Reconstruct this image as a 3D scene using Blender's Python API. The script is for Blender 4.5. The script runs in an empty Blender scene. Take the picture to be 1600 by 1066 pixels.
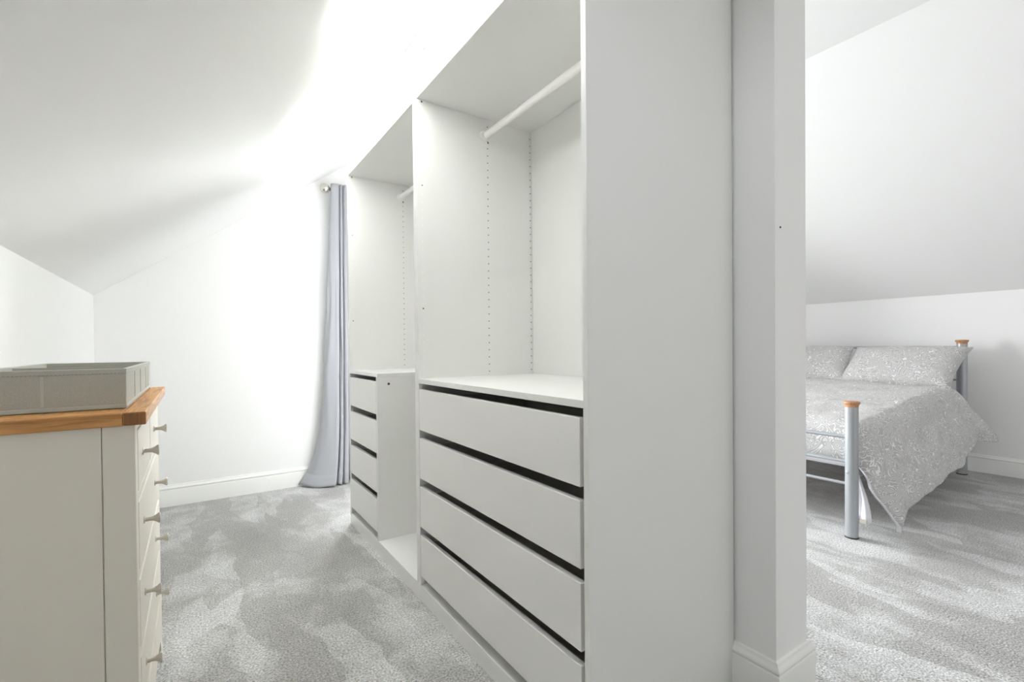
import bpy, bmesh, math, random
from mathutils import Vector, Matrix, noise

random.seed(7)
C = bpy.context.scene.collection
SC = bpy.context.scene

# ------------------------------------------------------------------ camera
CAM_H = 1.04
cam = bpy.data.cameras.new('camera'); cam_o = bpy.data.objects.new('camera', cam); C.objects.link(cam_o)
cF = Vector((0.5571338, 0.8303653, -0.0097677)); cR = Vector((0.8303293, -0.557209, -0.0084429)); cU = Vector((0.0124533, 0.0034066, 0.9999167))
cam_o.matrix_world = Matrix(((cR.x, cU.x, -cF.x, 0), (cR.y, cU.y, -cF.y, 0), (cR.z, cU.z, -cF.z, CAM_H), (0, 0, 0, 1)))
cam.sensor_width = 36; cam.lens = 742.03 / 1600 * 36; cam.shift_y = 15.7 / 1600; cam.clip_start = 0.02
SC.camera = cam_o

# ------------------------------------------------------------------ world, exposure
w = bpy.data.worlds.new('sky'); SC.world = w; w.use_nodes = True
bg = w.node_tree.nodes['Background']; bg.inputs[0].default_value = (0.82, 0.91, 1.0, 1); bg.inputs[1].default_value = 1.2
SC.view_settings.view_transform = 'Standard'; SC.view_settings.look = 'None'
SC.view_settings.gamma = 1; SC.view_settings.use_curve_mapping = False
SC.view_settings.exposure = 0.36
SC.cycles.max_bounces = 14; SC.cycles.diffuse_bounces = 10; SC.cycles.use_denoising = True
SC.cycles.sample_clamp_indirect = 8

def area(name, loc, direction, sx, sy, power, col=(1, 1, 1), spread=180):
    l = bpy.data.lights.new(name, 'AREA'); l.shape = 'RECTANGLE'; l.size = sx; l.size_y = sy; l.energy = power; l.color = col
    l.spread = math.radians(spread)
    o = bpy.data.objects.new(name, l); C.objects.link(o); o.location = loc
    o.rotation_euler = Vector(direction).to_track_quat('-Z', 'Y').to_euler()
    return o
# daylight through the garden window, fill through added rear and roof windows, and the lamps in the wardrobe's top compartments
area('window_daylight', (2.25, 4.75, 1.6), (-0.05, -1, -0.4), 2.8, 2.2, 410, (0.97, 0.985, 1.0))
area('rear_fill', (2.2, -2.80, 1.5), (0, 1, 0), 1.2, 1.2, 13, (1.0, 0.89, 0.83))
area('roof_fill', (0.26, 0.25, 2.19), (0.586, 0, -0.81), 0.9, 0.9, 2.5, (1.0, 0.97, 0.92))
area('wardrobe_lamp', (0.92, 1.33, 2.115), (-0.25, 0, 1), 0.22, 0.92, 26, (0.985, 1.0, 0.985))
area('wardrobe_lamp', (0.92, 2.36, 2.115), (-0.25, 0, 1), 0.22, 0.95, 21, (0.985, 1.0, 0.985))

# ------------------------------------------------------------------ materials
def new_mat(name):
    m = bpy.data.materials.new(name); m.use_nodes = True
    nt = m.node_tree; b = nt.nodes['Principled BSDF']
    return m, nt, b
def N(nt, t, **kw):
    n = nt.nodes.new(t)
    for k, v in kw.items():
        if k.startswith('_'): setattr(n, k[1:], v)
        else: n.inputs[k.replace('__', ' ')].default_value = v
    return n
def plain(name, col, rough=0.6, metal=0.0, bump=0.0, scale=200, var=0.0, sheen=0.0):
    m, nt, b = new_mat(name)
    b.inputs['Base Color'].default_value = (*col, 1); b.inputs['Roughness'].default_value = rough; b.inputs['Metallic'].default_value = metal
    if sheen: b.inputs['Sheen Weight'].default_value = sheen
    tc = N(nt, 'ShaderNodeTexCoord')
    no = N(nt, 'ShaderNodeTexNoise', Scale=scale, Detail=4.0)
    nt.links.new(tc.outputs['Object'], no.inputs['Vector'])
    if bump:
        bp = N(nt, 'ShaderNodeBump', Strength=bump, Distance=0.002)
        nt.links.new(no.outputs['Fac'], bp.inputs['Height']); nt.links.new(bp.outputs['Normal'], b.inputs['Normal'])
    if var:
        r = N(nt, 'ShaderNodeMapRange'); r.inputs['To Min'].default_value = 1 - var; r.inputs['To Max'].default_value = 1 + var
        nt.links.new(no.outputs['Fac'], r.inputs['Value'])
        mx = N(nt, 'ShaderNodeVectorMath', _operation='SCALE'); mx.inputs[0].default_value = col
        nt.links.new(r.outputs['Result'], mx.inputs['Scale']); nt.links.new(mx.outputs['Vector'], b.inputs['Base Color'])
    return m
M = {}
M['wall'] = plain('wall_paint', (0.875, 0.875, 0.868), 0.8, bump=0.05, scale=120)
M['ceiling'] = plain('ceiling_paint', (0.87, 0.87, 0.86), 0.9, bump=0.05, scale=120)
M['trim'] = plain('satin_trim_paint', (0.86, 0.86, 0.84), 0.4)
M['laminate'] = plain('white_laminate', (0.80, 0.80, 0.785), 0.42, bump=0.02, scale=500)
M['laminate_front'] = plain('white_drawer_foil', (0.815, 0.805, 0.795), 0.38, bump=0.02, scale=500)
M['drawer_box'] = plain('grey_white_drawer_metal', (0.62, 0.61, 0.57), 0.5)
M['hole'] = plain('hole_shade_screw_brown', (0.06, 0.055, 0.045), 0.9)  # shade of the holes as disc colour; screws and foot pads share it
M['rail'] = plain('white_lacquered_tube', (0.86, 0.85, 0.83), 0.3)
M['cream'] = plain('cream_furniture_paint', (0.70, 0.665, 0.585), 0.5, bump=0.03, scale=60)
M['steel'] = plain('brushed_steel', (0.55, 0.52, 0.47), 0.32, 1.0)
M['bed_metal'] = plain('silver_grey_lacquer', (0.42, 0.44, 0.46), 0.33, 0.45)
M['bolt'] = plain('bright_bolt', (0.75, 0.74, 0.7), 0.25, 1.0)
M['sheet'] = plain('white_cotton', (0.80, 0.80, 0.83), 0.9, bump=0.25, scale=40)
M['label'] = plain('ivory_label', (0.75, 0.71, 0.62), 0.8)
M['box_fabric'] = plain('grey_box_fabric', (0.40, 0.40, 0.36), 0.95, bump=0.4, scale=420, var=0.12)
M['box_edge'] = plain('grey_binding', (0.44, 0.46, 0.43), 0.95, bump=0.4, scale=420)
M['box_rim'] = plain('pale_grey_rim', (0.55, 0.57, 0.54), 0.95, bump=0.2, scale=420)
M['stitch'] = plain('stitch_thread', (0.22, 0.22, 0.20), 0.9)
M['chrome'] = plain('satin_nickel', (0.62, 0.60, 0.55), 0.25, 1.0)
M['slat'] = plain('pale_pine_slat', (0.55, 0.45, 0.32), 0.6)
M['upvc'] = plain('white_window_frame', (0.85, 0.85, 0.85), 0.3)

def curtain_mat():
    m, nt, b = new_mat('grey_blue_curtain')
    b.inputs['Base Color'].default_value = (0.50, 0.51, 0.54, 1); b.inputs['Roughness'].default_value = 0.75
    b.inputs['Sheen Weight'].default_value = 0.3
    out = nt.nodes['Material Output']
    tr = N(nt, 'ShaderNodeBsdfTranslucent'); tr.inputs['Color'].default_value = (0.52, 0.53, 0.56, 1)
    mx = N(nt, 'ShaderNodeMixShader'); mx.inputs[0].default_value = 0.25
    nt.links.new(b.outputs[0], mx.inputs[1]); nt.links.new(tr.outputs[0], mx.inputs[2]); nt.links.new(mx.outputs[0], out.inputs['Surface'])
    tc = N(nt, 'ShaderNodeTexCoord'); wv = N(nt, 'ShaderNodeTexNoise', Scale=600.0)
    bp = N(nt, 'ShaderNodeBump', Strength=0.15, Distance=0.001)
    nt.links.new(tc.outputs['Object'], wv.inputs['Vector']); nt.links.new(wv.outputs['Fac'], bp.inputs['Height']); nt.links.new(bp.outputs['Normal'], b.inputs['Normal'])
    return m
M['curtain'] = curtain_mat()

def glass_mat():
    m, nt, b = new_mat('window_glass')
    out = nt.nodes['Material Output']
    t = N(nt, 'ShaderNodeBsdfTransparent'); g = N(nt, 'ShaderNodeBsdfGlossy'); g.inputs['Roughness'].default_value = 0.02
    fr = N(nt, 'ShaderNodeFresnel', IOR=1.3); mx = N(nt, 'ShaderNodeMixShader')
    nt.links.new(fr.outputs[0], mx.inputs[0]); nt.links.new(t.outputs[0], mx.inputs[1]); nt.links.new(g.outputs[0], mx.inputs[2]); nt.links.new(mx.outputs[0], out.inputs['Surface'])
    return m
M['glass'] = glass_mat()

def oak(name, axis, base=(0.52, 0.265, 0.085), dark=(0.29, 0.12, 0.03)):
    m, nt, b = new_mat(name)
    b.inputs['Roughness'].default_value = 0.45
    tc = N(nt, 'ShaderNodeTexCoord'); mp = N(nt, 'ShaderNodeMapping')
    s = [85, 85, 85]; s[axis] = 5; mp.inputs['Scale'].default_value = s
    no = N(nt, 'ShaderNodeTexNoise', Scale=1.0, Detail=6.0, Distortion=1.2)
    cr = N(nt, 'ShaderNodeValToRGB'); cr.color_ramp.elements[0].position = 0.3; cr.color_ramp.elements[0].color = (*dark, 1)
    cr.color_ramp.elements[1].position = 0.55; cr.color_ramp.elements[1].color = (*base, 1)
    nt.links.new(tc.outputs['Object'], mp.inputs['Vector']); nt.links.new(mp.outputs[0], no.inputs['Vector'])
    nt.links.new(no.outputs['Fac'], cr.inputs[0]); nt.links.new(cr.outputs[0], b.inputs['Base Color'])
    bp = N(nt, 'ShaderNodeBump', Strength=0.1, Distance=0.001); nt.links.new(no.outputs['Fac'], bp.inputs['Height']); nt.links.new(bp.outputs['Normal'], b.inputs['Normal'])
    return m
M['oak_x'] = oak('oak_grain_across', 0); M['oak_y'] = oak('oak_grain_along', 1)
M['oak_end'] = oak('oak_end_grain', 2, (0.24, 0.10, 0.03), (0.15, 0.06, 0.015))
M['cap_wood'] = oak('beech_cap', 2, (0.52, 0.27, 0.14), (0.42, 0.2, 0.09))

def paisley(name, base, line):
    m, nt, b = new_mat(name)
    b.inputs['Roughness'].default_value = 0.9; b.inputs['Sheen Weight'].default_value = 0.1
    tc = N(nt, 'ShaderNodeTexCoord')
    no = N(nt, 'ShaderNodeTexNoise', Scale=8.5, Detail=1.0, Distortion=1.8)
    nt.links.new(tc.outputs['Object'], no.inputs['Vector'])
    m1 = N(nt, 'ShaderNodeMath', _operation='MULTIPLY'); m1.inputs[1].default_value = 15.0
    fr = N(nt, 'ShaderNodeMath', _operation='FRACT')
    nt.links.new(no.outputs['Fac'], m1.inputs[0]); nt.links.new(m1.outputs[0], fr.inputs[0])
    cr = N(nt, 'ShaderNodeValToRGB'); e = cr.color_ramp.elements
    e[0].position = 0.0; e[0].color = (*base, 1); e[1].position = 1.0; e[1].color = (*base, 1)
    a = e.new(0.36); a.color = (*base, 1); a = e.new(0.45); a.color = (*line, 1); a = e.new(0.58); a.color = (*line, 1); a = e.new(0.66); a.color = (*base, 1)
    nt.links.new(fr.outputs[0], cr.inputs[0])
    vo = N(nt, 'ShaderNodeTexVoronoi', Scale=70.0); nt.links.new(tc.outputs['Object'], vo.inputs['Vector'])
    c2 = N(nt, 'ShaderNodeValToRGB'); c2.color_ramp.elements[0].position = 0.18; c2.color_ramp.elements[0].color = (1, 1, 1, 1); c2.color_ramp.elements[1].position = 0.3; c2.color_ramp.elements[1].color = (0, 0, 0, 1)
    nt.links.new(vo.outputs['Distance'], c2.inputs[0])
    n2 = N(nt, 'ShaderNodeTexNoise', Scale=6.0); nt.links.new(tc.outputs['Object'], n2.inputs['Vector'])
    gt = N(nt, 'ShaderNodeMath', _operation='GREATER_THAN'); gt.inputs[1].default_value = 0.56; nt.links.new(n2.outputs['Fac'], gt.inputs[0])
    mu = N(nt, 'ShaderNodeMath', _operation='MULTIPLY'); nt.links.new(c2.outputs[0], mu.inputs[0]); nt.links.new(gt.outputs[0], mu.inputs[1])
    mx = N(nt, 'ShaderNodeMix', _data_type='RGBA'); mx.inputs['B'].default_value = (*line, 1)
    nt.links.new(mu.outputs[0], mx.inputs['Factor']); nt.links.new(cr.outputs[0], mx.inputs['A']); nt.links.new(mx.outputs['Result'], b.inputs['Base Color'])
    n3 = N(nt, 'ShaderNodeTexNoise', Scale=14.0, Detail=3.0); nt.links.new(tc.outputs['Object'], n3.inputs['Vector'])
    bp = N(nt, 'ShaderNodeBump', Strength=0.35, Distance=0.01); nt.links.new(n3.outputs['Fac'], bp.inputs['Height']); nt.links.new(bp.outputs['Normal'], b.inputs['Normal'])
    return m
M['paisley'] = paisley('grey_paisley_cotton', (0.45, 0.445, 0.44), (0.80, 0.795, 0.79))

def carpet():
    m, nt, b = new_mat('grey_cut_pile_carpet')
    b.inputs['Roughness'].default_value = 1.0; b.inputs['Sheen Weight'].default_value = 0.25; b.inputs['Sheen Roughness'].default_value = 0.5
    tc = N(nt, 'ShaderNodeTexCoord')
    # vacuum strokes: stretched cells with sharp borders, each with its own pile direction (own tone)
    dn = N(nt, 'ShaderNodeTexNoise', Scale=3.0, Detail=3.0); nt.links.new(tc.outputs['Object'], dn.inputs['Vector'])
    ds = N(nt, 'ShaderNodeVectorMath', _operation='SCALE'); ds.inputs['Scale'].default_value = 0.16
    nt.links.new(dn.outputs['Color'], ds.inputs[0])
    ad = N(nt, 'ShaderNodeVectorMath', _operation='ADD'); nt.links.new(tc.outputs['Object'], ad.inputs[0]); nt.links.new(ds.outputs[0], ad.inputs[1])
    def strokes(rot, scale, off):
        mp = N(nt, 'ShaderNodeMapping'); mp.inputs['Rotation'].default_value = (0, 0, rot); mp.inputs['Scale'].default_value = scale; mp.inputs['Location'].default_value = off
        nt.links.new(ad.outputs[0], mp.inputs['Vector'])
        vo = N(nt, 'ShaderNodeTexVoronoi', Scale=1.0, _voronoi_dimensions='2D'); nt.links.new(mp.outputs[0], vo.inputs['Vector'])
        sp = N(nt, 'ShaderNodeSeparateColor'); nt.links.new(vo.outputs['Color'], sp.inputs[0])
        return sp.outputs[0]
    s1 = strokes(0.15, (7.5, 1.9, 1), (3.1, 1.7, 0)); s2 = strokes(-0.6, (9.0, 2.5, 1), (7.3, 0.4, 0))
    n1 = N(nt, 'ShaderNodeTexNoise', Scale=3.0, Detail=5.0, Roughness=0.62); nt.links.new(ad.outputs[0], n1.inputs['Vector'])
    m3 = N(nt, 'ShaderNodeMath', _operation='MULTIPLY'); m3.inputs[1].default_value = 2.6; nt.links.new(n1.outputs['Fac'], m3.inputs[0])
    s1m = N(nt, 'ShaderNodeMath', _operation='MULTIPLY'); s1m.inputs[1].default_value = 0.5; nt.links.new(s1, s1m.inputs[0])
    s2m = N(nt, 'ShaderNodeMath', _operation='MULTIPLY'); s2m.inputs[1].default_value = 0.42; nt.links.new(s2, s2m.inputs[0])
    a1 = N(nt, 'ShaderNodeMath', _operation='ADD'); nt.links.new(s1m.outputs[0], a1.inputs[0]); nt.links.new(s2m.outputs[0], a1.inputs[1])
    a2 = N(nt, 'ShaderNodeMath', _operation='ADD'); nt.links.new(a1.outputs[0], a2.inputs[0]); nt.links.new(m3.outputs[0], a2.inputs[1])
    mr = N(nt, 'ShaderNodeMapRange'); mr.inputs['From Min'].default_value = 1.0; mr.inputs['From Max'].default_value = 2.5; nt.links.new(a2.outputs[0], mr.inputs['Value'])
    cr = N(nt, 'ShaderNodeValToRGB'); e = cr.color_ramp.elements
    e[0].position = 0.0; e[0].color = (0.29, 0.287, 0.275, 1); e[1].position = 1.0; e[1].color = (0.62, 0.62, 0.62, 1)
    q = e.new(0.45); q.color = (0.36, 0.357, 0.345, 1); q = e.new(0.62); q.color = (0.47, 0.47, 0.465, 1)
    nt.links.new(mr.outputs['Result'], cr.inputs[0])
    # tufts
    f1 = N(nt, 'ShaderNodeTexNoise', Scale=150.0, Detail=3.0); nt.links.new(tc.outputs['Object'], f1.inputs['Vector'])
    r2 = N(nt, 'ShaderNodeMapRange'); r2.inputs['From Min'].default_value = 0.3; r2.inputs['From Max'].default_value = 0.7; r2.inputs['To Min'].default_value = 0.45; r2.inputs['To Max'].default_value = 1.55
    nt.links.new(f1.outputs['Fac'], r2.inputs['Value'])
    sc = N(nt, 'ShaderNodeVectorMath', _operation='SCALE'); nt.links.new(cr.outputs[0], sc.inputs[0]); nt.links.new(r2.outputs['Result'], sc.inputs['Scale'])
    nt.links.new(sc.outputs[0], b.inputs['Base Color'])
    f2 = N(nt, 'ShaderNodeTexNoise', Scale=160.0, Detail=3.0); nt.links.new(tc.outputs['Object'], f2.inputs['Vector'])
    bp = N(nt, 'ShaderNodeBump', Strength=0.7, Distance=0.008); nt.links.new(f2.outputs['Fac'], bp.inputs['Height']); nt.links.new(bp.outputs['Normal'], b.inputs['Normal'])
    return m
M['carpet'] = carpet()

# ------------------------------------------------------------------ builders
def origin_of(p):
    v = Vector((0, 0, 0))
    while p is not None:
        v += Vector(p.location); p = p.parent
    return v
def obj(name, bm, mat, parent=None, loc=None, smooth=False):
    """Mesh built in world coordinates; stored relative to its parent's origin (or to loc)."""
    off = origin_of(parent) if parent else Vector(loc or (0, 0, 0))
    bmesh.ops.translate(bm, verts=bm.verts, vec=-off)
    bmesh.ops.recalc_face_normals(bm, faces=bm.faces)
    me = bpy.data.meshes.new(name); bm.to_mesh(me); bm.free()
    for m in (mat if isinstance(mat, (list, tuple)) else [mat]): me.materials.append(m)
    if smooth:
        for p in me.polygons: p.use_smooth = True
        if smooth == 'auto': me.set_sharp_from_angle(angle=math.radians(40))
    o = bpy.data.objects.new(name, me); C.objects.link(o)
    if parent: o.parent = parent
    else: o.location = off
    return o
def thing(name, label, cat, loc, group=None):
    o = bpy.data.objects.new(name, None); C.objects.link(o); o.location = loc; o.empty_display_size = 0.1
    return tag(o, label, cat, group)
def tag(o, label, cat, group=None):
    o['label'] = label; o['category'] = cat
    if group: o['group'] = group
    return o
def struct(name, bm, mat, smooth=False):
    o = obj(name, bm, mat, smooth=smooth); o['kind'] = 'structure'; return o
def box(bm, x0, x1, y0, y1, z0, z1, bev=0.0, seg=1):
    r = bmesh.ops.create_cube(bm, size=1); vs = r['verts']
    bmesh.ops.scale(bm, verts=vs, vec=(x1 - x0, y1 - y0, z1 - z0)); bmesh.ops.translate(bm, verts=vs, vec=((x0 + x1) / 2, (y0 + y1) / 2, (z0 + z1) / 2))
    if bev:
        es = list({e for v in vs for e in v.link_edges})
        bmesh.ops.bevel(bm, geom=es, offset=bev, segments=seg, affect='EDGES', profile=0.5)
    return bm
def B(*a, **k): return box(bmesh.new(), *a, **k)
def tube(bm, p0, p1, r, n=16, r1=None):
    p0, p1 = Vector(p0), Vector(p1); d = p1 - p0
    q = d.to_track_quat('Z', 'Y').to_matrix().to_4x4(); q.translation = (p0 + p1) / 2
    bmesh.ops.create_cone(bm, cap_ends=True, segments=n, radius1=r, radius2=r if r1 is None else r1, depth=d.length, matrix=q)
    return bm
def lathe(bm, prof, origin, axis=(0, 0, 1), n=20):
    """prof: list of (radius, height along axis)"""
    q = Vector(axis).to_track_quat('Z', 'Y').to_matrix(); o = Vector(origin); rings = []
    for r, h in prof:
        rings.append([bm.verts.new(o + q @ Vector((r * math.cos(2 * math.pi * k / n), r * math.sin(2 * math.pi * k / n), h))) for k in range(n)])
    for a, b in zip(rings, rings[1:]):
        for k in range(n): bm.faces.new((a[k], a[(k + 1) % n], b[(k + 1) % n], b[k]))
    bm.faces.new(rings[0][::-1]); bm.faces.new(rings[-1])
    return bm
def prism(bm, pts, axis, a, b):
    """2-D outline pts extruded along axis ('x','y','z') from a to b; the 2-D coords are the other two axes in order."""
    def P(u, v, t): return {'x': (t, u, v), 'y': (u, t, v), 'z': (u, v, t)}[axis]
    lo = [bm.verts.new(P(u, v, a)) for u, v in pts]; hi = [bm.verts.new(P(u, v, b)) for u, v in pts]
    n = len(pts)
    bm.faces.new(lo[::-1]); bm.faces.new(hi)
    for k in range(n): bm.faces.new((lo[k], lo[(k + 1) % n], hi[(k + 1) % n], hi[k]))
    return bm
def sweep(bm, prof, a, b, normal, ma=0, mb=0):
    """profile (offset along normal, height) swept from a to b; ma/mb: mitre sign at the ends"""
    a, b, nn = Vector((*a, 0)), Vector((*b, 0)), Vector((*normal, 0)); d = (b - a).normalized()
    A = [bm.verts.new(a + nn * o + d * (ma * o) + Vector((0, 0, h))) for o, h in prof]
    Bv = [bm.verts.new(b + nn * o + d * (mb * o) + Vector((0, 0, h))) for o, h in prof]
    n = len(prof)
    for k in range(n): bm.faces.new((A[k], A[(k + 1) % n], Bv[(k + 1) % n], Bv[k]))
    bm.faces.new(A[::-1]); bm.faces.new(Bv)
    return bm

# ------------------------------------------------------------------ room shell
XL, XR, YF, YB = -0.509, 5.241, 3.878, -2.6
ZL, ZR, SL, ZF = 1.378, 1.443, 0.7232, 2.862
XA = XL + (ZF - ZL) / SL; XB = XR - (ZF - ZR) / SL
def roof(x): return min(ZL + SL * (x - XL), ZF, ZR + SL * (XR - x))
T = 0.15
struct('floor', B(XL - T, XR + T, YB - T, YF + T, -0.12, 0.0), M['carpet'])
struct('wall_left', B(XL - T, XL, YB - T, YF + T, -0.05, ZL + 0.02), M['wall'])
struct('wall_right', B(XR, XR + T, YB - T, YF + T, -0.05, ZR + 0.02), M['wall'])
bm = bmesh.new()
def slope_z(x): return ZL + SL * (x - XL)
HX0, HX1, HY0_, HY1_ = 0.02, 0.66, -0.2, 0.7          # opening for the added roof window
def slope_slab(x0, x1, y0, y1): prism(bm, [(x0, slope_z(x0)), (x1, slope_z(x1)), (x1, slope_z(x1) + 0.2), (x0, slope_z(x0) + 0.2)], 'y', y0, y1)
slope_slab(XL - T, HX0, YB - T, YF + T); slope_slab(HX0, HX1, YB - T, HY0_); slope_slab(HX0, HX1, HY1_, YF + T); slope_slab(HX1, XA, YB - T, YF + T)
prism(bm, [(XA, ZF), (XB, ZF), (XR + T, ZR - SL * T), (XR + T, ZR - SL * T + 0.2), (XB + 0.05, ZF + 0.2), (XA, ZF + 0.2)], 'y', YB - T, YF + T)
bmesh.ops.remove_doubles(bm, verts=bm.verts, dist=1e-5)
struct('ceiling', bm, M['ceiling'])
def gable(name, y0, y1, x0, x1, z0, z1):
    bm = bmesh.new(); up = 0.08
    def col(a, b, zb):
        xs = sorted({a, b, *[x for x in (XA, XB) if a < x < b]})
        prism(bm, [(a, zb)] + [(b, zb)] + [(x, roof(x) + up) for x in reversed(xs)], 'y', y0, y1)
    col(XL - T, x0, -0.05); col(x1, XR + T, -0.05); col(x0, x1, z1)
    if z0 > 0: box(bm, x0, x1, y0, y1, -0.05, z0)
    struct(name, bm, M['wall'])
WX0, WX1, WZ0, WZ1 = 1.02, 2.9, 0.06, 2.1
gable('wall_far', YF, YF + T, WX0, WX1, WZ0, WZ1)
RX0, RX1, RZ0, RZ1 = 1.6, 2.8, 0.9, 2.1
gable('wall_back', YB - T, YB, RX0, RX1, RZ0, RZ1)
def window(name, x0, x1, z0, z1, y):
    bm = bmesh.new(); f = 0.06
    for a, b, c, d in ((x0, x1, z0, z0 + f), (x0, x1, z1 - f, z1), (x0, x0 + f, z0 + f, z1 - f), (x1 - f, x1, z0 + f, z1 - f), ((x0 + x1) / 2 - f / 2, (x0 + x1) / 2 + f / 2, z0 + f, z1 - f)):
        box(bm, a, b, y - 0.03, y + 0.03, c, d, 0.006)
    fr = struct(name, bm, M['upvc'])
    for a, b in ((x0 + f, (x0 + x1) / 2 - f / 2), ((x0 + x1) / 2 + f / 2, x1 - f)):
        obj('pane', B(a, b, y - 0.004, y + 0.004, z0 + f, z1 - f), M['glass'], fr)
window('window_1', WX0, WX1, WZ0, WZ1, YF + 0.08)
window('added_rear_window', RX0, RX1, RZ0, RZ1, YB - 0.08)  # rear window added out of view to let fill light in
def make_added_roof_window():  # unseen roof window, made up to bring fill light from the left
    q = Matrix.Rotation(-math.atan(SL), 4, 'Y'); q.translation = Vector((HX0, 0, slope_z(HX0)))
    ln = (HX1 - HX0) * math.hypot(1, SL); f = 0.05
    bm = bmesh.new()
    for a, b, c, d in ((0, f, HY0_, HY1_), (ln - f, ln, HY0_, HY1_), (f, ln - f, HY0_, HY0_ + f), (f, ln - f, HY1_ - f, HY1_)): box(bm, a, b, c, d, 0.06, 0.13, 0.004)
    bmesh.ops.transform(bm, matrix=q, verts=bm.verts); fr = struct('added_roof_window', bm, M['upvc'])
    bm = B(f, ln - f, HY0_ + f, HY1_ - f, 0.09, 0.098); bmesh.ops.transform(bm, matrix=q, verts=bm.verts)
    obj('pane', bm, M['glass'], fr)
make_added_roof_window()
# partition behind the wardrobes
PX0, PX1, PY0, PY1 = 1.36, 1.537, 0.697, 2.9
bm = bmesh.new()
for a, b, in ((PX0, PX1),):
    xs = [a] + ([XA] if a < XA < b else []) + [b]
    prism(bm, [(a, -0.02), (b, -0.02)] + [(x, roof(x) + 0.06) for x in reversed(xs)], 'y', PY0, PY1)
pw = struct('wall_middle', bm, M['wall'])
bm = bmesh.new(); lathe(bm, [(0.003, 0), (0.0025, 0.002), (0.001, 0.003)], (1.388, PY0, 1.372), (0, -1, 0), 10)
obj('screw', bm, M['hole'], pw)
# skirting: plain board, groove, ogee top
SK = [(0, 0), (0.018, 0), (0.018, 0.104), (0.0165, 0.1075), (0.014, 0.109), (0.0145, 0.112), (0.0175, 0.115), (0.0185, 0.119), (0.0165, 0.124), (0.012, 0.128), (0.009, 0.133), (0.0075, 0.139), (0.004, 0.141), (0, 0.141)]
def skirt(name, a, b, nrm, ma=0, mb=0):
    return struct(name, sweep(bmesh.new(), SK, a, b, nrm, ma, mb), M['trim'], smooth='auto')
skirt('baseboard_far', (XL, YF), (WX0 - 0.02, YF), (0, -1))
skirt('baseboard_far', (WX1 + 0.02, YF), (XR, YF), (0, -1))
skirt('baseboard_left', (XL, YB), (XL, YF), (1, 0))
skirt('baseboard_right', (XR, YB), (XR, YF), (-1, 0))
skirt('baseboard_back', (XL, YB), (XR, YB), (0, 1))
skirt('baseboard_middle', (PX0, 0.819), (PX0, PY0), (-1, 0), 0, 1)
skirt('baseboard_middle', (PX0, PY0), (PX1, PY0), (0, -1), -1, 1)
skirt('baseboard_middle', (PX1, PY0), (PX1, PY1), (1, 0), -1, 1)
skirt('baseboard_middle', (PX1, PY1), (PX0, PY1), (0, 1), -1, 0)

# ------------------------------------------------------------------ fitted wardrobes
WX, WB = 0.762, 1.352           # front and back planes
TH = 0.018
ZTOP, ZSH, ZPL = 2.294, 2.05, 0.065
def hole_discs(bm, spots, ydir, y, r=0.0026, h=0.0004):
    for x, z in spots:
        lathe(bm, [(r, 0), (r, h)], (x, y, z), (0, ydir, 0), 8)
    return bm
def drawer(root, y0, y1, z0, z1, boxdepth=0.52, xf=WX):
    d = obj('drawer', B(xf, xf + 0.018, y0, y1, z0, z1, 0.0012), M['laminate_front'], root)
    bm = bmesh.new(); a, b, t = y0 + 0.014, y1 - 0.014, 0.012
    x0, x1 = xf + 0.019, xf + boxdepth
    box(bm, x0, x1, a, b, z0 + 0.012, z0 + 0.02)
    box(bm, x0, x1, a, a + t, z0 + 0.02, z1 - 0.03); box(bm, x0, x1, b - t, b, z0 + 0.02, z1 - 0.03)
    box(bm, x1 - t, x1, a + t, b - t, z0 + 0.02, z1 - 0.03)
    obj('drawer_box', bm, M['drawer_box'], d)
    return d
ROWS = [(0.702, 0.868), (0.505, 0.669), (0.305, 0.471), (0.103, 0.271)]
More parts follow.
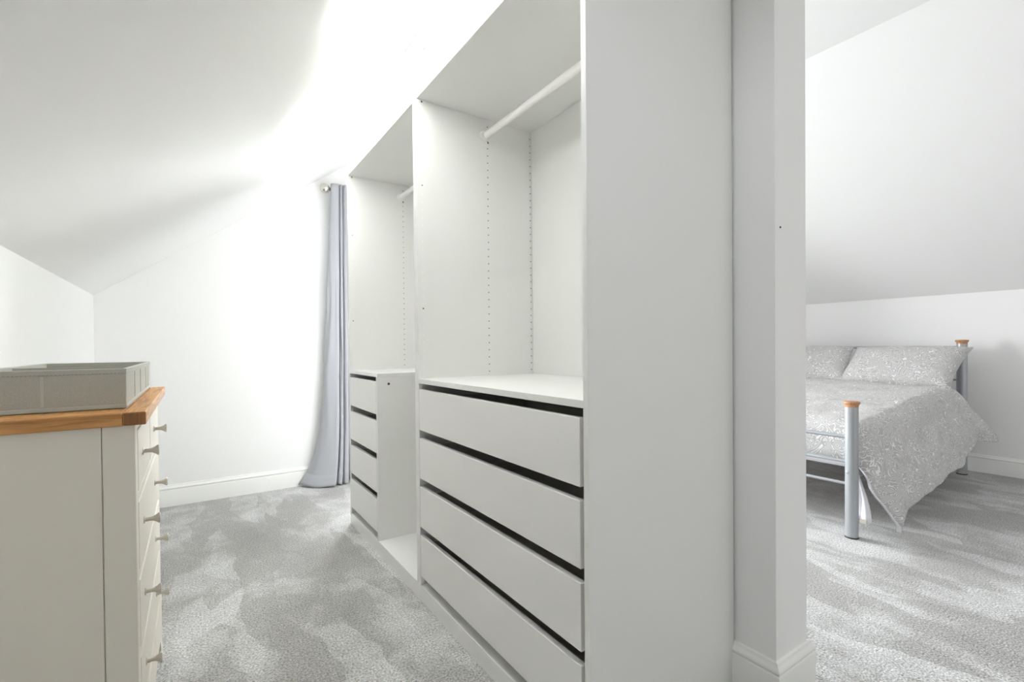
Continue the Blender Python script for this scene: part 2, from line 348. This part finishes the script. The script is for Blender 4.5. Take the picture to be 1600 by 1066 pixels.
def wardrobe(y0, y1, label):
    root = thing('wardrobe', label, 'wardrobe', (WX, (y0 + y1) / 2, 0), 'open white wardrobe frames along the partition')
    L = M['laminate']
    for ya, face in ((y0, 1), (y1 - TH, -1)):
        s = obj('side_panel', B(WX, WB, ya, ya + TH, 0.0, ZTOP, 0.0008), L, root)
        bm = bmesh.new(); yf = ya + TH if face > 0 else ya
        hole_discs(bm, [(xc, 0.93 + 0.032 * k) for xc in (1.100, 1.333) for k in range(36) if 0.93 + 0.032 * k < 2.046], face, yf)
        hole_discs(bm, [(0.786, z) for z in (1.199, 1.702)] , face, yf, 0.0032)
        hole_discs(bm, [(0.800, 2.262), (0.787, 2.044)], face, yf, 0.004)
        h = obj('shelf_pin_hole', bm, M['hole'], s); h['kind'] = 'stuff'
        bm = hole_discs(bmesh.new(), [(0.786, 0.962 + 0.032 * k) for k in range(33)], face, yf, 0.0034, 0.0005)
        h = obj('hole_plug', bm, M['rail'], s); h['kind'] = 'stuff'
    a, b = y0 + TH, y1 - TH
    obj('back_panel', B(WB - 0.012, WB - 0.006, a + 0.004, b - 0.004, ZPL, ZTOP - TH), L, root)
    obj('top_panel', B(WX, WB, a, b, ZTOP - TH, ZTOP), L, root)
    obj('upper_shelf', B(WX + 0.002, WB - 0.014, a, b, ZSH, ZSH + TH, 0.0008), L, root)
    obj('base_panel', B(WX, WB - 0.014, a, b, ZPL - TH, ZPL, 0.0008), L, root)
    obj('plinth', B(WX + 0.001, WX + 0.017, a, b, 0.0, ZPL - TH - 0.0005), L, root)
    # clothes rail: oval tube in two end brackets
    bm = bmesh.new(); tube(bm, (1.085, a + 0.002, 1.974), (1.085, b - 0.002, 1.974), 0.0125, 20)
    for v in bm.verts: v.co.z = 1.974 + (v.co.z - 1.974) * 1.25
    r = obj('clothes_rail', bm, M['rail'], root, smooth='auto')
    for ya, s in ((a, 1), (b, -1)):
        bm = bmesh.new(); lathe(bm, [(0.024, 0), (0.024, 0.003), (0.017, 0.006), (0.017, 0.014)], (1.085, ya, 1.974), (0, s, 0), 20)
        lathe(bm, [(0.005, 0), (0.005, 0.006)], (1.098, ya, 1.945), (0, s, 0), 10)
        obj('rail_bracket', bm, M['rail'], r, smooth='auto')
        bm = lathe(bmesh.new(), [(0.004, 0), (0.003, 0.002)], (1.0985, ya + s * 0.0065, 1.945), (0, s, 0), 8)
        obj('bracket_screw', bm, M['hole'], r)
    return root
Y1, Y2, Y3 = 0.819, 1.840, 2.868
wr = wardrobe(Y1, Y2 - 0.0003, 'nearer tall white open wardrobe with four full-width drawers under its shelf')
wl = wardrobe(Y2 + 0.0003, Y3, 'farther tall white open wardrobe beside the curtain, narrow drawer chest standing inside')
a, b = Y1 + TH, Y2 - TH
obj('drawer_shelf', B(WX + 0.001, WB - 0.014, a, b, 0.892, 0.911, 0.0008), M['laminate'], wr)
for z0, z1 in ROWS: drawer(wr, a + 0.0125, b - 0.004, z0, z1)
# narrow four-drawer insert standing on the base of the farther wardrobe
cy0, cy1 = 2.352, Y3 - TH - 0.001
ch = thing('drawer_insert', 'narrow white four-drawer chest inside the farther wardrobe, next to the curtain', 'drawers', (WX, (cy0 + cy1) / 2, ZPL))
L = M['laminate']
obj('top_panel', B(WX + 0.0005, 1.32, cy0, cy1, 0.8905, 0.909, 0.0008), L, ch)
s = obj('side_panel', B(WX + 0.0005, 1.32, cy0, cy0 + TH, ZPL, 0.89, 0.0008), L, ch)
bm = lathe(bmesh.new(), [(0.0065, 0), (0.0065, 0.0005)], (0.822, cy0, 0.855), (0, -1, 0), 14)
obj('cam_hole', bm, M['hole'], s)
obj('side_panel', B(WX + 0.0005, 1.32, cy1 - 0.006, cy1, ZPL, 0.89), L, ch)
obj('back_panel', B(1.314, 1.32, cy0 + TH, cy1 - 0.006, ZPL, 0.89), L, ch)
for z0, z1 in ROWS: drawer(ch, cy0 + TH + 0.003, cy1 - 0.008, max(z0, 0.096), z1)

# ------------------------------------------------------------------ chest of drawers with oak top
DX0, DX1, DY0, DY1 = -0.487, -0.106, 1.30, 2.085
dr = thing('chest_of_drawers', 'cream painted chest of drawers with oak top against the left wall', 'dresser', ((DX0 + DX1) / 2, (DY0 + DY1) / 2, 0))
cr_ = M['cream']
# near and far sides: stiles, rails and a recessed panel
for yo, yi in ((DY0, 1), (DY1, -1)):
    y0_, y1_ = (yo, yo + 0.02) if yi > 0 else (yo - 0.02, yo)
    bm = bmesh.new()
    box(bm, DX1 - 0.055, DX1, y0_, y1_, 0.0, 0.878, 0.0015)
    box(bm, DX0, DX0 + 0.055, y0_, y1_, 0.0, 0.878, 0.0015)
    obj('side_stile', bm, cr_, dr)
    sgn = 0.003 * yi
    bm = B(DX0 + 0.0565, DX1 - 0.0565, min(y0_ + sgn, y0_) if yi < 0 else y0_ + 0.0012, y1_ if yi > 0 else y1_ - 0.0012, 0.09, 0.878, 0.001)
    obj('side_panel', bm, cr_, dr)
    obj('groove_backing', B(DX0 + 0.05, DX1 - 0.05, yo + 0.006 * yi if yi > 0 else yo - 0.012, yo + 0.012 if yi > 0 else yo - 0.006, 0.1, 0.87), cr_, dr)
obj('back_panel', B(DX0, DX0 + 0.01, DY0 + 0.02, DY1 - 0.02, 0.06, 0.878), cr_, dr)
bm = bmesh.new()      # face frame
FX0 = DX1 - 0.02
for z0, z1 in ((0.862, 0.878), (0.703, 0.719), (0.527, 0.543), (0.352, 0.368)): box(bm, FX0, DX1 - 0.0005, DY0 + 0.045, DY1 - 0.045, z0, z1, 0.001)
box(bm, FX0, DX1 - 0.0003, DY0 + 0.0205, DY0 + 0.0445, 0, 0.878, 0.001); box(bm, FX0, DX1 - 0.0003, DY1 - 0.0445, DY1 - 0.0205, 0, 0.878, 0.001)
box(bm, FX0, DX1 - 0.0005, 1.6875, 1.6975, 0.719, 0.862, 0.001)
obj('face_frame', bm, cr_, dr)
# arched apron between the front feet
pts = [(DY0 + 0.045, 0.20), (DY0 + 0.045, 0.0), (DY0 + 0.09, 0.0), (DY0 + 0.10, 0.04), (DY0 + 0.13, 0.07), (DY0 + 0.18, 0.085), (DY1 - 0.18, 0.085), (DY1 - 0.13, 0.07), (DY1 - 0.10, 0.04), (DY1 - 0.09, 0.0), (DY1 - 0.045, 0.0), (DY1 - 0.045, 0.20)]
obj('apron', prism(bmesh.new(), pts, 'x', FX0 + 0.002, DX1 + 0.004), cr_, dr)
def knob(parent, y, z, x):
    bm = lathe(bmesh.new(), [(0.0085, 0), (0.0085, 0.002), (0.005, 0.003), (0.0045, 0.012), (0.0055, 0.018), (0.0085, 0.024), (0.0125, 0.029), (0.0128, 0.031), (0.0115, 0.0325)], (x, y, z), (1, 0, 0), 18)
    obj('knob', bm, M['steel'], parent, smooth='auto')
def dresser_drawer(y0, y1, z0, z1, ks):
    bm = B(DX1 - 0.018, DX1 + 0.001, y0, y1, z0, z1, 0.0035, 2)
    d = obj('drawer', bm, cr_, dr)
    bm = bmesh.new(); xa, xb = DX0 + 0.03, DX1 - 0.019
    box(bm, xa, xb, y0 + 0.01, y1 - 0.01, z0 + 0.01, z0 + 0.018)
    box(bm, xa, xb, y0 + 0.01, y0 + 0.02, z0 + 0.018, z1 - 0.02); box(bm, xa, xb, y1 - 0.02, y1 - 0.01, z0 + 0.018, z1 - 0.02); box(bm, xa, xa + 0.01, y0 + 0.02, y1 - 0.02, z0 + 0.018, z1 - 0.02)
    obj('drawer_box', bm, M['slat'], d)
    for y in ks: knob(d, y, (z0 + z1) / 2 + 0.003, DX1 + 0.001)
ya, yb = DY0 + 0.048, DY1 - 0.048
dresser_drawer(ya, 1.685, 0.722, 0.859, [1.455]); dresser_drawer(1.70, yb, 0.722, 0.859, [1.84])
for z0, z1 in ((0.546, 0.700), (0.371, 0.524), (0.205, 0.349)): dresser_drawer(ya, yb, z0, z1, [1.455, 1.84])
# oak top: boards along the length, cross boards at both ends
tx0, tx1, ty0, ty1, tz0, tz1 = -0.49, -0.086, 1.288, 2.10, 0.8785, 0.907
obj('end_board', B(tx0, tx1 - 0.040, ty0, ty0 + 0.055, tz0, tz1, 0.003, 2), M['oak_x'], dr)
obj('end_board', B(tx0, tx1 - 0.040, ty1 - 0.055, ty1, tz0, tz1, 0.003, 2), M['oak_x'], dr)
o = obj('front_board', B(tx1 - 0.0395, tx1, ty0, ty1, tz0, tz1, 0.003, 2), [M['oak_y'], M['oak_end']], dr)
for p in o.data.polygons:
    if abs(p.normal.y) > 0.7: p.material_index = 1
for k in range(4):
    x0 = tx0 + k * 0.091; obj('top_board', B(x0, min(x0 + 0.0905, tx1 - 0.040), ty0 + 0.0555, ty1 - 0.0555, tz0, tz1, 0.0008), M['oak_y'], dr)

# ------------------------------------------------------------------ fabric organiser box on the chest
OX0, OX1, OY0, OY1, OZ0, OZ1 = -0.392, -0.127, 1.377, 2.075, 0.9075, 0.998
ob = thing('storage_box', 'shallow grey fabric organiser box with dividers on the oak top', 'box', ((OX0 + OX1) / 2, (OY0 + OY1) / 2, OZ0))
t = 0.005
def fab_wall(name, x0, x1, y0, y1):
    o = obj(name, B(x0, x1, y0, y1, OZ0 + 0.004, OZ1 - 0.002, 0.0012), M['box_fabric'], ob)
    bm = B(x0 - 0.001, x1 + 0.001, y0 - 0.001, y1 + 0.001, OZ1 - 0.0125, OZ1 - 0.002, 0.001)
    obj('binding', bm, M['box_fabric'], o)
    obj('rim', B(x0 - 0.001, x1 + 0.001, y0 - 0.001, y1 + 0.001, OZ1 - 0.0019, OZ1, 0.0006), M['box_rim'], o)
    bm = B(x0 - 0.0012, x1 + 0.0012, y0 - 0.0012, y1 + 0.0012, OZ0 + 0.0005, OZ0 + 0.011, 0.002)
    obj('bottom_seam', bm, M['box_edge'], o)
    return o
front = fab_wall('wall_panel', OX0, OX1, OY0, OY0 + t); fab_wall('wall_panel', OX0, OX1, OY1 - t, OY1)
lf = fab_wall('wall_panel', OX0, OX0 + t, OY0 + t, OY1 - t); rt = fab_wall('wall_panel', OX1 - t, OX1, OY0 + t, OY1 - t)
obj('divider', B(OX0 + t, OX1 - t, 1.724, 1.728, OZ0 + 0.004, OZ1 - 0.004, 0.001), M['box_fabric'], ob)
obj('divider', B(-0.2615, -0.2575, OY0 + t, 1.724, OZ0 + 0.004, OZ1 - 0.014, 0.001), M['box_fabric'], ob)
obj('divider', B(-0.2615, -0.2575, 1.728, OY1 - t, OZ0 + 0.004, OZ1 - 0.014, 0.001), M['box_fabric'], ob)
obj('base', B(OX0 + t, OX1 - t, OY0 + t, OY1 - t, OZ0, OZ0 + 0.004), M['box_fabric'], ob)
bm = bmesh.new(); box(bm, -0.268, -0.2625, OY0 - 0.0016, OY0, OZ0 + 0.012, OZ1 - 0.014, 0.0006)
obj('seam', bm, M['box_edge'], front)
bm = bmesh.new()
k = OX0 + 0.004
while k < OX1 - 0.004:
    box(bm, k, k + 0.0035, OY0 - 0.0014, OY0 - 0.0008, OZ1 - 0.0115, OZ1 - 0.0105); k += 0.0065
s_ = obj('stitching', bm, M['stitch'], front); s_['kind'] = 'stuff'
for y in (1.56, 1.72, 1.9, 1.98): obj('seam', B(OX1 - 0.0002, OX1 + 0.0012, y, y + 0.004, OZ0 + 0.012, OZ1 - 0.014), M['box_edge'], rt)

# ------------------------------------------------------------------ curtain and pole
cp = thing('curtain_pole', 'satin nickel curtain pole with ball finial above the grey-blue curtain', 'curtain pole', (0.883, 3.800, 2.256))
obj('pole', tube(bmesh.new(), (0.883, 3.800, 2.256), (3.2, 3.800, 2.256), 0.0125, 20), M['chrome'], cp, smooth='auto')
for x, s in ((0.883, -1), (3.2, 1)):
    prof = [(0.015, -0.012), (0.015, 0.0), (0.010, 0.004), (0.010, 0.008)] + [(0.037 * math.sin(math.radians(d)), 0.036 - 0.037 * math.cos(math.radians(d))) for d in range(24, 180, 13)] + [(0.002, 0.073)]
    obj('finial', lathe(bmesh.new(), prof, (x, 3.800, 2.256), (s, 0, 0), 24), M['chrome'], cp, smooth='auto')
for x in (0.93, 3.1):
    bm = tube(bmesh.new(), (x, 3.800, 2.241), (x, YF, 2.241), 0.007, 12); lathe(bm, [(0.025, 0), (0.025, 0.006), (0.018, 0.01)], (x, YF, 2.241), (0, -1, 0), 18)
    obj('bracket', bm, M['chrome'], cp, smooth='auto')
def curtain():
    # plan of the folds at the head and at the hem: (x, y)
    top = [(0.886, 3.783), (0.884, 3.770), (0.893, 3.757), (0.918, 3.750), (0.938, 3.754), (0.942, 3.783), (0.947, 3.764), (0.956, 3.750), (0.965, 3.758), (0.968, 3.783), (0.973, 3.762), (0.985, 3.748), (0.998, 3.758), (1.004, 3.783), (1.02, 3.76), (1.05, 3.75), (1.07, 3.78), (1.10, 3.76), (1.13, 3.76)]
    bot = [(0.640, 3.850), (0.685, 3.775), (0.745, 3.722), (0.815, 3.690), (0.872, 3.672), (0.882, 3.780), (0.892, 3.705), (0.910, 3.688), (0.925, 3.705), (0.931, 3.800), (0.940, 3.715), (0.958, 3.700), (0.976, 3.72), (0.984, 3.81), (1.01, 3.75), (1.05, 3.73), (1.08, 3.80), (1.12, 3.75), (1.16, 3.75)]
    def smoothpath(P, n):
        out = []
        for i in range(len(P) - 1):
            p0 = Vector(P[max(i - 1, 0)]); p1 = Vector(P[i]); p2 = Vector(P[i + 1]); p3 = Vector(P[min(i + 2, len(P) - 1)])
            for k in range(n):
                u = k / n
                out.append(0.5 * (2 * p1 + (p2 - p0) * u + (2 * p0 - 5 * p1 + 4 * p2 - p3) * u * u + (3 * p1 - p0 - 3 * p2 + p3) * u ** 3))
        out.append(Vector(P[-1])); return out
    A, D = smoothpath(top, 5), smoothpath(bot, 5)
    zs = [2.29 - 2.275 * k / 60 for k in range(61)]
    def rows(zlist, off=0.0):
        bm = bmesh.new(); g = []
        for z in zlist:
            u = (2.29 - z) / 2.275
            e = 0.42 * u + 0.58 * u ** 11 if u < 1 else 1
            row = []
            for i, (p, q) in enumerate(zip(A, D)):
                v = p.lerp(q, e)
                wob = 0.006 * noise.noise(Vector((i * 0.2, z * 2.2, 3.0))) * min(1, u * 3)
                sag = 0.012 * max(0, (u - 0.93) / 0.07) * noise.noise(Vector((i * 0.12, 1.3, 0)))
                row.append(bm.verts.new((v.x + wob, v.y + wob - off, max(0.006, z + sag))))
            g.append(row)
        for r0, r1 in zip(g, g[1:]):
            for k in range(len(r0) - 1): bm.faces.new((r0[k], r1[k], r1[k + 1], r0[k + 1]))
        return bm
    c = obj('curtain', rows(zs), M['curtain'], loc=(0.95, 3.78, 0.0), smooth=True)
    c.modifiers.new('s', 'SOLIDIFY').thickness = 0.003
    tag(c, 'pale grey-blue full-length curtain pooling on the carpet by the far wall', 'curtain')
    h = obj('hem', rows([0.095, 0.07, 0.05, 0.03, 0.013], 0.0035), M['curtain'], c, smooth=True)
    h.modifiers.new('s', 'SOLIDIFY').thickness = 0.004
curtain()

# ------------------------------------------------------------------ bed
BXF, BXH, BY0, BY1 = 2.92, 5.035, 1.096, 2.60
HY0 = 1.133
bed = thing('bed', 'silver metal double bed frame with wooden post caps in the bedroom', 'bed', ((BXF + BXH) / 2, (BY0 + BY1) / 2, 0))
bmt = M['bed_metal']
def post(name, x, y, h, r):
    p = obj(name, tube(bmesh.new(), (x, y, 0), (x, y, h), r, 28), bmt, bed, smooth='auto')
    c = lathe(bmesh.new(), [(r * 0.98, 0), (r * 1.02, 0.006), (r * 1.05, 0.014), (r * 1.22, 0.019), (r * 1.26, 0.024), (r * 1.22, 0.029), (r * 1.05, 0.032), (r * 0.5, 0.033)], (x, y, h), (0, 0, 1), 28)
    obj('post_cap', c, M['cap_wood'], p, smooth='auto')
    obj('foot_pad', lathe(bmesh.new(), [(r * 1.03, 0), (r * 1.03, 0.008), (r * 0.9, 0.009)], (x, y, 0), (0, 0, 1), 24), M['hole'], p)
    return p
fp = post('foot_post', BXF, BY0, 0.700, 0.031); post('foot_post', BXF, BY1, 0.700, 0.031)
hp = post('head_post', BXH, HY0, 1.030, 0.033); post('head_post', BXH, BY1, 1.030, 0.033)
bm = lathe(bmesh.new(), [(0.006, 0), (0.006, 0.003), (0.003, 0.005)], (BXF - 0.0295, BY0 + 0.010, 0.352), (-1, 0.2, 0), 12); obj('bolt', bm, M['bolt'], fp)
for z, r in ((0.538, 0.011), (0.404, 0.0085), (0.285, 0.0085)):
    obj('foot_rail', tube(bmesh.new(), (BXF, BY0, z), (BXF, BY1, z), r, 16), bmt, bed, smooth='auto')
for z, r in ((1.003, 0.011), (0.745, 0.0085), (0.45, 0.0085)):
    obj('head_rail', tube(bmesh.new(), (BXH, HY0, z), (BXH, BY1, z), r, 16), bmt, bed, smooth='auto')
for y in (1.118, BY1 - 0.0):
    obj('side_rail', B(BXF, BXH, y - 0.012, y + 0.012, 0.30, 0.345, 0.004), bmt, bed)
for k in range(14):
    x = 3.20 + k * 0.133; obj('slat', B(x, x + 0.06, 1.13, BY1 - 0.02, 0.322, 0.334), M['slat'], bed)
mt = obj('mattress', B(3.01, 4.99, 1.135, 2.575, 0.345, 0.545, 0.04, 3), M['sheet'], smooth='auto', loc=(3.98, 1.85, 0.345))
tag(mt, 'white mattress lying on the bed frame, seen under the duvet at the foot rails', 'mattress')

def duvet():
    NU, NV, NF = 84, 46, 40
    hem = [(0.0, 3.085, 0.930, 0.037), (0.02, 3.12, 0.930, 0.10), (0.05, 3.17, 0.930, 0.150), (0.2, 3.42, 0.925, 0.170), (0.4, 3.75, 0.925, 0.205), (0.6, 4.12, 0.930, 0.240), (0.75, 4.40, 0.935, 0.300), (0.86, 4.58, 0.955, 0.345), (0.93, 4.68, 0.905, 0.335), (1.0, 4.80, 0.880, 0.320)]
    def lerp_tab(u):
        for p, q in zip(hem, hem[1:]):
            if u <= q[0]:
                k = (u - p[0]) / (q[0] - p[0]); return [a + (b - a) * k for a, b in zip(p[1:], q[1:])]
        return hem[-1][1:]
    bm = bmesh.new(); G = []
    for i in range(NU + 1):
        u = i / NU; row = []
        xt = 2.962 + u * 1.743; zt = 0.585 + 0.115 * min(1, u * 1.25) + 0.02 * math.sin(math.pi * u)
        hx, hy, hz = lerp_tab(u)
        # top from far side to the near shoulder
        ys = 1.15
        for j in range(NV + 1):
            v = j / NV; y = 2.66 - v * (2.66 - ys); z = zt + 0.02 * math.sin(math.pi * v)
            if v < 0.08: z -= (0.08 - v) / 0.08 * 0.25
            foot = max(0, 1 - u / 0.045)                       # foot end tucked down behind the rails
            z -= 0.175 * foot ** 1.2
            x = xt - 0.0 * foot
            p = Vector((x, y, z)); p.z += 0.016 * noise.noise(p * 4.5) + 0.007 * noise.noise(p * 13)
            row.append(p)
        # near drop: shoulder curve then straight to the hem, with soft vertical folds
        s = row[-1]
        for j in range(1, NF + 1):
            v = j / NF
            sh = Vector((s.x, s.y - 0.075 * (1 - (1 - min(1, v / 0.28)) ** 2), s.z - 0.09 * min(1, v / 0.28) ** 2))
            k = max(0, (v - 0.08) / 0.92); k = k * k * (3 - 2 * k) * 0.35 + k * 0.65
            e = Vector((hx, hy, hz))
            p = sh.lerp(e, k) if v > 0.08 else sh
            bulge = math.sin(math.pi * v) * (0.028 + 0.012 * math.sin(u * 9))
            fold = 0.006 * v * math.sin(u * 26 + 4.5 * v + 2 * noise.noise(Vector((u * 5, 0, 0)))) * min(1, u * 6)
            p.y -= bulge + fold; p.x += 0.012 * fold
            p.y += 0.014 * noise.noise(Vector((p.x * 5, v * 3, 8)))
            q = (p.x - 3.0) * 0.75 - (p.z - 0.05)        # wrinkles radiating from the low corner
            p.y -= 0.012 * min(1, v * 3) * (noise.noise(Vector((q * 9, (p.x + p.z) * 1.6, 2.0))) + 0.5 * noise.noise(Vector((q * 20, (p.x + p.z) * 2.5, 5.0))))
            row.append(p)
        G.append([bm.verts.new(p) for p in row])
    for r0, r1 in zip(G, G[1:]):
        for k in range(len(r0) - 1): bm.faces.new((r0[k], r0[k + 1], r1[k + 1], r1[k]))
    o = obj('duvet', bm, [M['paisley'], M['sheet']], loc=(3.9, 1.8, 0.5), smooth=True)
    m = o.modifiers.new('s', 'SOLIDIFY'); m.thickness = 0.022; m.offset = -1; m.material_offset = 1; m.material_offset_rim = 1
    # make the outer side the patterned one
    if o.data.polygons[len(o.data.polygons) // 2 * 0 + 20].normal.z < 0: o.data.flip_normals()
    tag(o, 'grey and white paisley duvet hanging over the side of the bed', 'duvet')
duvet()

def pillow(y0, y1, label, dz=0.0, seed=0, tilt=0.0):
    W, H, TK = y1 - y0, 0.46, 0.085
    bm = bmesh.new(); n = 26; m = 20
    b = Vector((4.62, (y0 + y1) / 2, 0.70 + dz)); tp = Vector((4.93, (y0 + y1) / 2, 1.005 + dz))
    upv = (tp - b).normalized(); H = (tp - b).length; side = Vector((0, 1, 0)); nrm = side.cross(upv).normalized()
    if nrm.x > 0: nrm = -nrm
    for sgn in (1, -1):
        G = []
        for i in range(n + 1):
            s = -1 + 2 * i / n; row = []
            for j in range(m + 1):
                tt = -1 + 2 * j / m
                th = TK * (max(0, 1 - abs(s) ** 3.0) ** 0.6) * (max(0, 1 - abs(tt) ** 2.6) ** 0.6)
                pin_s = 1 - 0.05 * (1 - tt * tt); pin_t = 1 - 0.05 * (1 - s * s)
                p = b + upv * (H / 2 * (1 + tt * pin_t)) + side * (W / 2 * s * pin_s + tilt * tt * 0.03) + nrm * (sgn * th + 0.004 * sgn)
                p += nrm * 0.012 * noise.noise(Vector((s * 3 + seed, tt * 3, sgn))) * (1 - abs(s) ** 4) * (1 - abs(tt) ** 4)
                p.z += 0.008 * noise.noise(Vector((s * 2.5 + seed, 5.0, 0))) * abs(tt)
                row.append(bm.verts.new(p))
            G.append(row)
        for r0, r1 in zip(G, G[1:]):
            for k in range(m): bm.faces.new((r0[k], r0[k + 1], r1[k + 1], r1[k]))
    bmesh.ops.remove_doubles(bm, verts=bm.verts, dist=0.0001)
    # close the rim
    es = [e for e in bm.edges if e.is_boundary]
    if es: bmesh.ops.bridge_loops(bm, edges=es)
    o = obj('pillow', bm, M['paisley'], loc=b, smooth=True)
    return tag(o, label, 'pillow', 'paisley pillows against the headboard')
pillow(1.075, 1.835, 'grey paisley pillow nearest the headboard post with the wooden cap', 0.0, 0, -1)
pillow(1.80, 2.52, 'grey paisley pillow partly hidden behind the partition wall end', 0.005, 11, 1)

# white sheet corner hanging inside the foot post, with its care label
bm = bmesh.new(); G = []
for i in range(9):
    s = i / 8; row = []
    for j in range(15):
        v = j / 14; z = 0.50 - v * 0.43
        row.append(bm.verts.new((3.02 + 0.035 * math.sin(s * 5 + v), 1.128 - (0.01 + 0.075 * v) * s + 0.01 * math.sin(v * 6) - 0.006, z)))
    G.append(row)
for r0, r1 in zip(G, G[1:]):
    for k in range(14): bm.faces.new((r0[k], r0[k + 1], r1[k + 1], r1[k]))
sh = obj('sheet', bm, M['sheet'], loc=(3.02, 1.12, 0.5), smooth=True); sh.modifiers.new('s', 'SOLIDIFY').thickness = 0.003
tag(sh, 'white sheet corner hanging down beside the silver foot post', 'sheet')
obj('care_label', B(2.975, 2.978, 1.05, 1.08, 0.072, 0.095), M['label'], sh)
